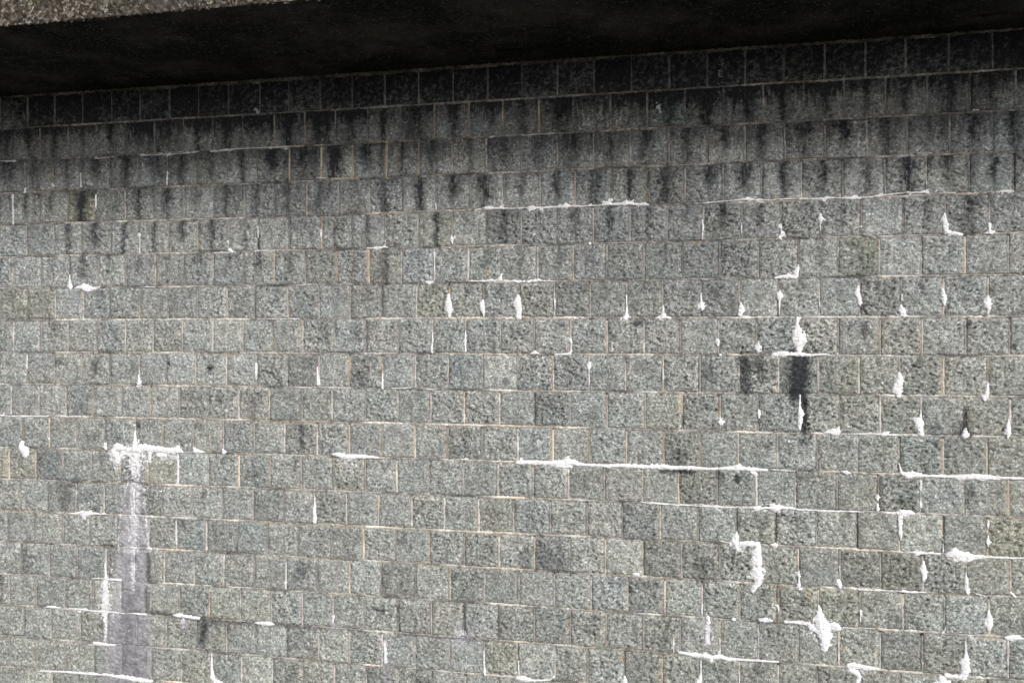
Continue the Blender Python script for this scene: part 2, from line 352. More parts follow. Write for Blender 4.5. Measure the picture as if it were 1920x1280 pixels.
MOSS = [([(0,182,4),(480,152,4)],.7),([(250,166,4),(420,155,4)],.9),([(480,150,4),(700,138,4)],.5),([(1640,68,5),(1770,58,5)],.9),([(1770,58,4),(1920,50,4)],.6),
 ([(1600,450,10),(1640,470,14),(1620,505,10)],.35),([(1600,700,20),(1590,725,16),(1605,670,14)],.28),([(1645,714,6)],.5),([(1715,735,6)],.4),([(1880,930,34)],.22),([(1630,915,12)],.3),
 ([(35,590,20),(20,560,12)],.22),([(545,225,3)],.2),([(205,1075,7)],.4),([(535,1080,9)],.3),([(1350,1180,20)],.2),([(1450,1080,26)],.15),([(1320,60,3)],.1),([(370,172,14)],.3),([(280,180,14)],.25)]
WASH = [([(228,1110,12),(216,1160,16),(213,1290,22)],.85),([(274,1010,8),(268,1090,10)],.8),([(228,1020,9),(224,1090,9)],.8),([(276,1150,8),(276,1290,10)],.7),([(254,855,9),(255,890,12),(250,945,21),(250,1000,27),(250,1040,30),(248,1090,30),(247,1110,26),(246,1180,31),(244,1290,36)],1.0),
 ([(199,1150,8),(197,1210,7)],.5),([(1328,1160,8),(1328,1205,8)],.7),([(722,1205,6),(724,1245,6),(728,1280,8)],.75),([(855,1175,10),(880,1190,12),(860,1200,8)],.55),
 ([(625,1155,7),(625,1185,6)],.7),([(595,1180,10)],.3),([(350,1165,9),(348,1180,8)],.6),([(385,1160,6)],.3),([(1810,812,5)],.7),([(600,370,20)],.25),([(1245,490,14)],.2)]
LIMEWASH = [([(255,880,9),(253,960,13),(252,1030,14)],.5),([(252,1060,12),(250,1110,9)],.38),([(300,1155,4),(640,1178,3)],.3),([(254,850,16),(254,868,14),(254,885,8)],.95),([(247,890,5),(247,960,5),(246,1010,3)],.42),([(268,900,2),(274,960,3),(278,1025,3)],.5),([(280,1027,4),(283,1030,4)],.6),([(241,900,3),(226,960,4),(222,1030,3)],.45),
 ([(255,960,5),(256,1010,7)],.42),([(250,1060,8),(250,1090,5)],.5),([(205,1085,1.5),(225,1086,3)],.7),([(197,1055,1),(198,1085,5),(199,1110,8),(199,1145,9)],.85),([(199,1150,6),(197,1200,3)],.55),
 ([(155,970,8)],.45),([(220,865,13),(210,850,10)],.6),([(230,895,8)],.3),([(305,856,12),(335,858,5)],.5),([(334,860,3),(334,905,2)],.5),([(281,862,6)],.8),([(220,898,7)],.4),
 ([(655,870,26)],.45),([(1060,875,20)],.5),([(1240,872,8)],.4),([(345,1165,9)],.55),([(722,1205,5),(723,1240,4)],.7),([(1328,1162,5),(1328,1205,5)],.7),([(1687,985,7)],.6),
 ([(1545,1190,18),(1530,1180,16)],.6),([(1130,1215,6)],.3),([(1610,1255,16)],.5),([(1420,1060,14)],.5),([(1385,1025,12)],.55),([(605,262,3)],.5),([(600,300,3)],.4),([(480,205,3),(483,210,3)],.7),
 ([(942,220,4)],.5),([(1234,200,5),(1238,210,4)],.55),([(1080,215,3)],.4),([(1355,120,10),(1350,145,6)],.42),([(860,1185,10),(880,1192,6)],.5),([(595,1125,3)],.3)]
def strokes_m(lst):
    out = []
    for pts, s in lst:
        P = [(*uv(x, y), rad(x, r)) for x, y, r in pts]
        out.append((np.array(P), s, min(p[0]-3*p[2] for p in P), max(p[0]+3*p[2] for p in P), min(p[1]-3*p[2] for p in P), max(p[1]+3*p[2] for p in P)))
    return out
S_dark, S_ochre, S_moss, S_wash, S_lime = map(strokes_m, (DARK, OCHRE, MOSS, WASH, LIMEWASH))
def sdist(P, u, v):
    """distance to a tapering stroke divided by its radius"""
    best = np.full(u.shape, 1e9)
    if len(P) == 1: return np.hypot(u-P[0, 0], v-P[0, 1]) / P[0, 2]
    for a, b in zip(P[:-1], P[1:]):
        d = b[:2] - a[:2]; L = max(d @ d, 1e-12)
        t = np.clip(((u-a[0])*d[0] + (v-a[1])*d[1]) / L, 0, 1)
        r = a[2] + (b[2]-a[2])*t
        best = np.minimum(best, np.hypot(u-(a[0]+t*d[0]), v-(a[1]+t*d[1])) / r)
    return best
def paint(lst, u, v, soft=0.75, wob=0.6):
    out = np.zeros(u.shape); u0, u1, v0, v1 = u.min(), u.max(), v.min(), v.max()
    n = None
    for P, s, a, b, c, d in lst:
        if b < u0 or a > u1 or d < v0 or c > v1: continue
        if n is None: n = samp(f_stn, u*1.7, v*1.7)
        q = sdist(P, u, v) * (1 + wob*n*0.5)
        out = np.maximum(out, s * (1 - sst(1-soft, 1+soft, q)))
    return out

# run-off streaks under the joints of the course above (they thin out downwards)
row_str = {1:1.2, 2:1.2, 3:1.1, 4:.95, 5:.68, 6:.48, 7:.16, 8:.10, 9:.12, 10:.18}
streaks = {}
for k in range(1, 11):
    L = []
    for x in rows_u[k-1]:
        if random.random() < (0.96 if k < 4 else 0.62 if k < 7 else .4):
            L.append((x + random.uniform(-.015, .015), random.uniform(.030, .070) if k < 4 else random.uniform(.022, .052),
                      random.uniform(1.0, 2.4) if k < 5 else random.uniform(.4, 1.3), row_str[k]*random.uniform(.5, 1.1)))
    if k < 4:
        for x in rows_u[k]:
            if random.random() < .7: L.append((x + random.uniform(-.02, .02), random.uniform(.015, .035), random.uniform(.4, 1.1), row_str[k]*random.uniform(.3, .8)))
        for x in rows_u[k]:
            if random.random() < .5: L.append((x + random.uniform(.05, .25), random.uniform(.01, .03), random.uniform(.2, .7), row_str[k]*random.uniform(.3, .8)))
    streaks[k] = L
def row_dark(k, u, v, vt, vb, ru):
    """black mould on course k: u, v vertices; vt, vb top and bottom of the course there"""
    d = (vt - v) / (vt - vb)
    st = samp(f_str, u*1.0 + 3.1, v*1.0); pt = samp(f_stn, u + 1.3, v + .7); lg = samp(f_lrg, u, v)
    if k == 0:
        s = 0.88 + 0.07*lg + 0.15*pt + ru*0.10 - 0.12*sst(.6, 1.1, d + .15*st)
    elif k <= 7:
        base = {1: (.93, .06), 2: (.55, .02), 3: (.32, .0), 4: (.22, .09), 5: (.15, .07), 6: (.12, .05), 7: (.05, .02)}[k]
        s = base[1] + (base[0]-base[1]) * (1 - sst(.02, .72, d + .13*st + .12*pt - .10*lg)) + .06*pt + ru*(.16 if k < 2 else .07)
    else: s = 0.02 + .03*np.maximum(pt, 0)
    for x, wd, ln, am in streaks.get(k, []):
        if x < u.min()-.2 or x > u.max()+.2: continue
        wob = x + .010*samp(f_stn, np.full(u.shape, x*3), v*1.1)
        q = np.abs(u - wob) / (wd * (1.0 - .40*np.clip(d/ln, 0, 1)))
        body = .68*np.exp(-(q/1.3)**2) + .18*(1 - sst(.1, 1.2, q + .22*pt))
        s = np.maximum(s, s*.5 + am * body * (1 - sst(ln*.35, ln*1.05, d + .10*st)) * np.clip(.85 + .22*st, .3, 1.1))
    if k > 0:
        for x, wd, v0, ln, am in RUNS:
            if x < u.min()-.2 or x > u.max()+.2 or v0 - ln > v.max(): continue
            q = np.abs(u - x - .02*samp(f_lrg, np.full(u.shape, x*5), v*2)) / wd
            s = np.maximum(s, s*.6 + am*np.exp(-q**2) * (1 - sst(.3, 1.0, (v0 - v)/ln + .10*st)) * np.clip(.8 + .25*st, .2, 1.2))
    return np.clip(s, 0, 1)

RUNS = []
for _ in range(95):
    x_ = random.uniform(-9.4, 8.4)
    RUNS.append((x_, random.uniform(.02, .07), line_v(1, 960), random.uniform(.4, 1.6), random.uniform(.25, .62)))
SPECIAL = {}   # (row, index of pixel column) -> tone, looked up by pixel centre
for r_, px_, tn in [(3,153,(.86,.80,.66)),(5,1610,(.95,.98,.88)),(4,815,(1.06,1.03,.88)),(9,1245,(1.13,1.10,.98)),(12,1870,(1.1,1.05,.82)),(11,305,(1.12,1.06,.86)),
                    (11,655,(1.06,1.04,.88)),(11,40,(1.0,.95,.82)),(11,3,(1.2,1.1,.9)),(8,872,(.86,.92,.98)),(8,75,(.9,.9,.93)),(8,25,(1.15,1.12,1.06)),(13,1035,(.74,.75,.77)),(12,115,(.78,.75,.73)),
                    (11,775,(.84,.88,.92)),(5,1243,(.92,.97,.98)),(13,470,(.84,.9,.93)),(14,875,(.84,.88,.88)),(10,1725,(.9,.98,.95)),(6,1005,(1.05,1.0,.93)),(3,1850,(.85,.92,.95)),
                    (6,810,(1.04,1.01,.86)),(5,905,(.9,.93,.88)),(1,1250,(.9,1.05,1.05)),(11,130,(.92,.95,.96)),(13,358,(.88,.93,.95)),(13,20,(.8,.8,.8)),(2,510,(.96,1.0,1.0)),(16,1480,(.98,.98,.9)),(6,25,(1.,.98,.88))]:
    us = rows_u[r_]; u_ = uv(px_, 0)[0]
    i = max(j for j in range(len(us)) if us[j] <= u_); SPECIAL[(r_, i)] = tuple(1 + (c-1)*(.8 if r_ == 3 and px_ == 153 else .5) for c in tn)

BASE = np.array((0.331, 0.344, 0.336))
def block_arrays(k, i, n, light=False):
    uL, uR = rows_u[k][i], rows_u[k][i+1]
    pL, pR = px_of_u(uL), px_of_u(uR)
    r = np.random.default_rng(k*1000 + i)
    g = 0.0072 + r.uniform(-.0020, .0028, 4)                    # half joint widths, left/right/top/bottom
    s = np.linspace(0, 1, n); tt = np.linspace(0, 1, n)
    # denser at the arrises
    s = s + 0.0; S, T = np.meshgrid(s, tt)
    a = uL + g[0]; b = uR - g[1]
    skew = r.uniform(-.0035, .0035, 2)
    vb = np.interp(S, [0, 1], [line_v(k+1, pL) + g[3], line_v(k+1, pR) + g[3]])
    vt = np.interp(S, [0, 1], [line_v(k, pL) - g[2], line_v(k, pR) - g[2]])
    U = a + (b-a)*S + (skew[0]*(1-S) + skew[1]*S) * (T-.5)
    V = vb + (vt-vb)*T
    ou, ov = r.uniform(0, 4, 2)
    du = samp(f_mid, U+ou, V+ov); dv = samp(f_mid, U+ou+1.7, V+ov+.6)
    edge_u = np.maximum(0, 1 - np.minimum(S, 1-S)*(n-1)); edge_v = np.maximum(0, 1 - np.minimum(T, 1-T)*(n-1))
    U += du*0.0026*edge_u; V += dv*0.0024*edge_v
    wdt, hgt = b-a, (vt-vb)
    ed = np.minimum(np.minimum(S*wdt, (1-S)*wdt), np.minimum(T*hgt, (1-T)*hgt))
    rough = r.choice([.75, .95, 1.05, 1.15, 1.35]) * r.uniform(.85, 1.15)
    if k == 0: rough *= .55
    h = samp(H, U+ou, V+ov) * rough
    # a few fissures and spalls per block
    fis = np.zeros(U.shape)
    for _ in range(r.integers(2, 8) if k > 0 else 0):
        cu, cv = uL + r.uniform(.1, .9)*(uR-uL), (line_v(k, pL)+line_v(k+1, pL))/2 + r.uniform(-.1, .1)
        an = r.uniform(-.2, 1.0); L = r.uniform(.012, .05); q1 = (U-cu)*math.cos(an) + (V-cv)*math.sin(an); q2 = -(U-cu)*math.sin(an) + (V-cv)*math.cos(an)
        q2 = q2 + .006*samp(f_mid, U, V)
        f_ = np.exp(-(q1/L)**2) * np.exp(-(q2/r.uniform(.004, .010))**2)
        h -= r.uniform(.004, .012) * f_; fis = np.maximum(fis, f_*r.uniform(.2, .9))
    pill = sst(0, .030, ed + .004*samp(f_mid, U+ou+.9, V+ov))
    out = -.004 + .0095*pill*(.7 + .3*rough) + h * (.35 + .65*pill) + r.uniform(-.003, .004)
    out += (S-.5)*r.uniform(-.006, .006) + (T-.5)*r.uniform(-.006, .006)
    dirt_shade = np.clip(-(samp(HC, U+ou, V+ov)*rough/0.0062) - .45, 0, 1) * (1 if k > 0 else .3)
    dirt_shade = np.maximum(np.maximum(dirt_shade*.85, fis*.8), (1-sst(0, .009, ed))*r.uniform(.15, .6))  # joint-side edges get painted shade, on top of pit and fissure darkening
    ru = r.uniform(-1, 1)
    dark = row_dark(k, U, V, vt, vb, ru)
    dark = np.maximum(dark, paint(S_dark, U, V))
    if k > 6 and r.random() < .20:    # grimy patch on some stones
        cu, cv = uL + r.uniform(.1, .9)*(uR-uL), line_v(k, pL) - r.uniform(.0, .25)
        q = np.hypot(U-cu, (V-cv)*r.uniform(.5, 1.1)) / r.uniform(.03, .1)
        dark = np.maximum(dark, r.uniform(.15, .55) * (1 - sst(.1, 1.5, q + .4*samp(f_stn, U, V))))
    ochre = paint(S_ochre, U, V)*.8; moss = paint(S_moss, U, V); wash = paint(S_wash, U, V, .4, .6); lime = paint(S_lime, U, V, .6, .8)
    if k > 5 and r.random() < .45:
        cu, cv = uL + r.uniform(0, 1)*(uR-uL), line_v(k, pL) - r.uniform(.0, .3)
        q = np.hypot(U-cu, V-cv) / r.uniform(.05, .14)
        moss = np.maximum(moss, (.22 if pL > 1000 or k > 12 else .12)*r.uniform(.3, 1) * (1 - sst(.1, 1.5, q + .4*samp(f_stn, U+2, V))))
    if (k, i) in SPECIAL: tn = np.array(SPECIAL[(k, i)])
    else:
        wv = r.normal(0, .08); c = r.normal(0, .42)
        yel = np.clip((k-7)/10, -.3, 1)*.024 + (.014 if pL > 1200 and k > 7 else 0)
        tn = (1+wv) * np.array((1 + .018*c + yel*.3, 1 + .004*c + yel*.4, 1 - .035*c - yel))
    tone = np.broadcast_to(BASE*tn, (n*n, 3))
    front = np.stack([U.ravel(), -out.ravel(), V.ravel()], 1)
    # sides
    rim = np.concatenate([np.arange(n), np.arange(1, n)*n + n-1, (n-1)*n + np.arange(n-2, -1, -1), np.arange(n-2, 0, -1)*n])
    back = front[rim].copy(); back[:, 1] = 0.06
    verts = np.concatenate([front, back]); nb = len(rim)
    q = np.arange(nb); sides = np.stack([rim[q], n*n + q, n*n + (q+1) % nb, rim[(q+1) % nb]], 1)
    faces = np.concatenate([grid_faces(n, n), sides])
    ta = np.concatenate([tone, tone[rim]])
    wa = np.stack([dark.ravel(), lime.ravel(), ochre.ravel()], 1); wb = np.stack([wash.ravel(), moss.ravel(), dirt_shade.ravel()], 1)
    return verts, faces, {'tone': ta, 'weara': np.concatenate([wa, wa[rim]]), 'wearb_shade': np.concatenate([wb, wb[rim]])}

# ------------------------------------------------------------------ ground
g = link('ground', mesh_np('ground', [(-300,-300,0),(300,-300,0),(300,300,0),(-300,300,0)], [(0,1,2,3)], smooth=False), M_ground)
g['kind'] = 'structure'

# ------------------------------------------------------------------ the wall
UL, UR = -9.4, 8.4
top_v = line_v(0, 960)
wall = thing('stone_wall', (0, 0, 0), 'grey granite block retaining wall streaked with black mould and white lime under the dark slab', 'wall')
core = link('wall_core', box_mesh('wall_core', UL, UR, .05, .70, -.3, top_v + .0), M_mortar, wall)
cm = core.data
for an, vv in (('tone', (.75,.72,.66)), ('weara', (.5,0,0)), ('wearb_shade', (0,0,0))):
    a = cm.attributes.new(an, 'FLOAT_COLOR', 'POINT')
    a.data.foreach_set('color', np.tile(np.array((*vv, 1.0), dtype=np.float32), (8, 1)).ravel())

cand = []; rest = []
for k in range(NROW):
    for i in range(len(rows_u[k]) - 1):
        a, b = px_of_u(rows_u[k][i]), px_of_u(rows_u[k][i+1])
        vt, vb = line_v(k, a), line_v(k+1, a)
        if vt < 0: continue
        cuv = (a+b)/2; t = depth(cuv)
        yt = HY - (vt-CAMH)*F/t; yb = HY - (vb-CAMH)*F/t
        vis = max(0, min(b, 1920)-max(a, 0)) * max(0, min(yb, 1280)-max(yt, 0))
        if vis > 60: cand.append((vis, k, i))
        elif rows_u[k][i] > UL and rows_u[k][i+1] < UR: rest.append((k, i, 9))
cand.sort(reverse=True)
own, others = cand[:300], cand[300:]
for _, k, i in own:
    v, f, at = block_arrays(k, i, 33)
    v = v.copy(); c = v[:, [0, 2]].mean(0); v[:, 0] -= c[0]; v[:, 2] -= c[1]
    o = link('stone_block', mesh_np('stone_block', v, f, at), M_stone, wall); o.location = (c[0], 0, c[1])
V, Fc, A = [], [], {'tone': [], 'weara': [], 'wearb_shade': []}; off = 0
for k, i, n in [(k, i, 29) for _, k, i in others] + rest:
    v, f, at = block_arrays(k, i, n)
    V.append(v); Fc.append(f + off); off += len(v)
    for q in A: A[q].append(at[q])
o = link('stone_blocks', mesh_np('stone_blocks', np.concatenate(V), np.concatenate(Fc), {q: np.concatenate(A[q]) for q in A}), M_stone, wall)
o['kind'] = 'stuff'

# mortar: strips along every bed and every upright joint, one mesh
V, Fc = [], []; off = 0; tones = []
def strip(us, vs, horiz, half, rec, jt):
    global off
    n = len(us); cr = np.array([-1, -.45, 0, .45, 1]) * half
    P = np.zeros((5, n, 3))
    for j, c in enumerate(cr):
        if horiz: uu, vv = us, vs + c
        else: uu, vv = us + c, vs
        nz = samp(f_fin, uu*1.0 + 7, vv) * .0012 + samp(f_mid, uu + 2, vv + 5) * .0018
        yy = rec - nz + (.010 if abs(c) == half else 0)
        P[j, :, 0], P[j, :, 1], P[j, :, 2] = uu, yy, vv
    V.append(P.reshape(-1, 3))
    fc = grid_faces(n, 5, off)
    if not horiz: fc = fc[:, ::-1]
    Fc.append(fc); off += 5*n
    tones.append(np.tile(jt, (5, 1)) if jt.ndim == 2 else np.tile(jt, (5*n, 1)))
lnu = np.arange(UL, UR, .013)
for k in range(0, NROW+1):
    pxs = px_of_u(lnu); vv = np.array([line_v(k, p) for p in pxs])
    if vv.max() < 0: continue
    m = samp(f_lrg, lnu*1.3, np.full(lnu.shape, k*1.37)); m2 = samp(f_stn, lnu, np.full(lnu.shape, k*.77))
    rec = .0025 + .003*m2 - .003*np.clip(m, -1, 1)
    lum = np.clip(.90 + .36*m + .2*m2, .35, 1.8)
    if k > 6: lum = lum*1.24
    if k < 3: lum = np.maximum(lum, .8)*1.1
    warm = np.clip(.03*samp(f_lrg, lnu + 1.1, np.full(lnu.shape, k*2.1)) + .015, -.02, .07)
    jt = np.stack([lum*(1+warm), lum, lum*(1-1.3*warm)], 1)
    strip(lnu, vv, True, .0135, rec, jt)
for k in range(NROW):
    for u_ in rows_u[k]:
        if u_ < UL or u_ > UR: continue
        p = px_of_u(u_); a, b = line_v(k+1, p), line_v(k, p)
        if b < 0: continue
        vv = np.arange(a + .012, b - .010, .013)
        r = random.random()
        rec = random.uniform(-.001, .004) if r < .88 else random.uniform(.006, .014)
        lum = random.uniform(.75, 1.65) if k > 6 else random.uniform(.6, 1.4) if k > 2 else random.uniform(.85, 1.5); wm = random.choice([0, 0, 0, .04, .12]) * random.random()
        strip(np.full(vv.shape, u_), vv, False, .0130, np.full(vv.shape, rec), np.tile([lum*(1+wm), lum, lum*(1-1.4*wm)], (len(vv), 1)))
V = np.concatenate(V); Fc = np.concatenate(Fc); tones = np.concatenate(tones)
# wear on the mortar, in column chunks so the stroke filter works
wa = np.zeros((len(V), 3)); wb = np.zeros((len(V), 3))
cid = (np.floor(V[:, 0]/.5)*100 + np.floor(V[:, 2]/.5)).astype(int)
order = np.argsort(cid, kind='stable'); cuts = np.nonzero(np.diff(cid[order]))[0] + 1
for ix in np.split(order, cuts):
    u, v = V[ix, 0], V[ix, 2]
    hh = top_v - v
    dk = np.clip(.16 + .14*np.minimum(hh, .3)/.3 - .22*np.maximum(hh-.6, 0), .08, .5) * (1 + .4*samp(f_stn, u, v)) 
    wa[ix, 0] = np.clip(np.maximum(dk, paint(S_dark, u, v)*.9) + np.maximum(0, .16*samp(f_stn, u+3, v)), 0, 1)
    wa[ix, 0] *= 1 - .8*paint(S_ochre, u, v, .5)
    wa[ix, 1] = paint(S_lime, u, v, .6, .8); wa[ix, 2] = paint(S_ochre, u, v, .5)*np.where(hh > 2.1, .42, .9)*np.clip(.75+.35*samp(f_mid, u, v), 0, 1)
    wb[ix, 0] = paint(S_wash, u, v, .5, .7)*.8; wb[ix, 1] = paint(S_moss, u, v, .5)
link('mortar', mesh_np('mortar', V, Fc, {'tone': tones, 'weara': wa, 'wearb_shade': wb}), M_mortar, wall)

# ragged mossy mortar fillet between wall head and slab
us = np.arange(UL, UR, .012); n = len(us); P = np.zeros((4, n, 3))
vv = np.array([line_v(0, p) for p in px_of_u(us)])
for j, (dv, dy) in enumerate([(-.030, .004), (-.022, -.006), (-.008, -.012), (.012, -.012)]):
    P[j, :, 0] = us; P[j, :, 1] = dy + .003*samp(f_mid, us, np.full(n, j*.3)) + .002*samp(f_fin, us, np.full(n, j*.9))
    P[j, :, 2] = vv + dv + (.0045*samp(f_big, us, np.full(n, j*.7+3)) + .0018*samp(f_fin, us, np.full(n, 2.)) if j < 2 else 0)
fl = P.reshape(-1, 3); u_, v_ = fl[:, 0], fl[:, 2]
lumf = np.clip(.95 + .4*samp(f_lrg, u_*2, v_), .6, 2.0)[:, None] * np.array([[1.0, .97, .86]])
link('mortar_fillet', mesh_np('mortar_fillet', fl, grid_faces(n, 4), {'tone': lumf, 'weara': np.stack([np.clip(.28+.2*samp(f_stn, u_, v_), 0, .8), 0*u_, 0*u_], 1),
     'wearb_shade': np.stack([0*u_, np.clip(.35+.25*samp(f_mid, u_*.5, v_), 0, 1), 0*u_], 1)}), M_mortar, wall)

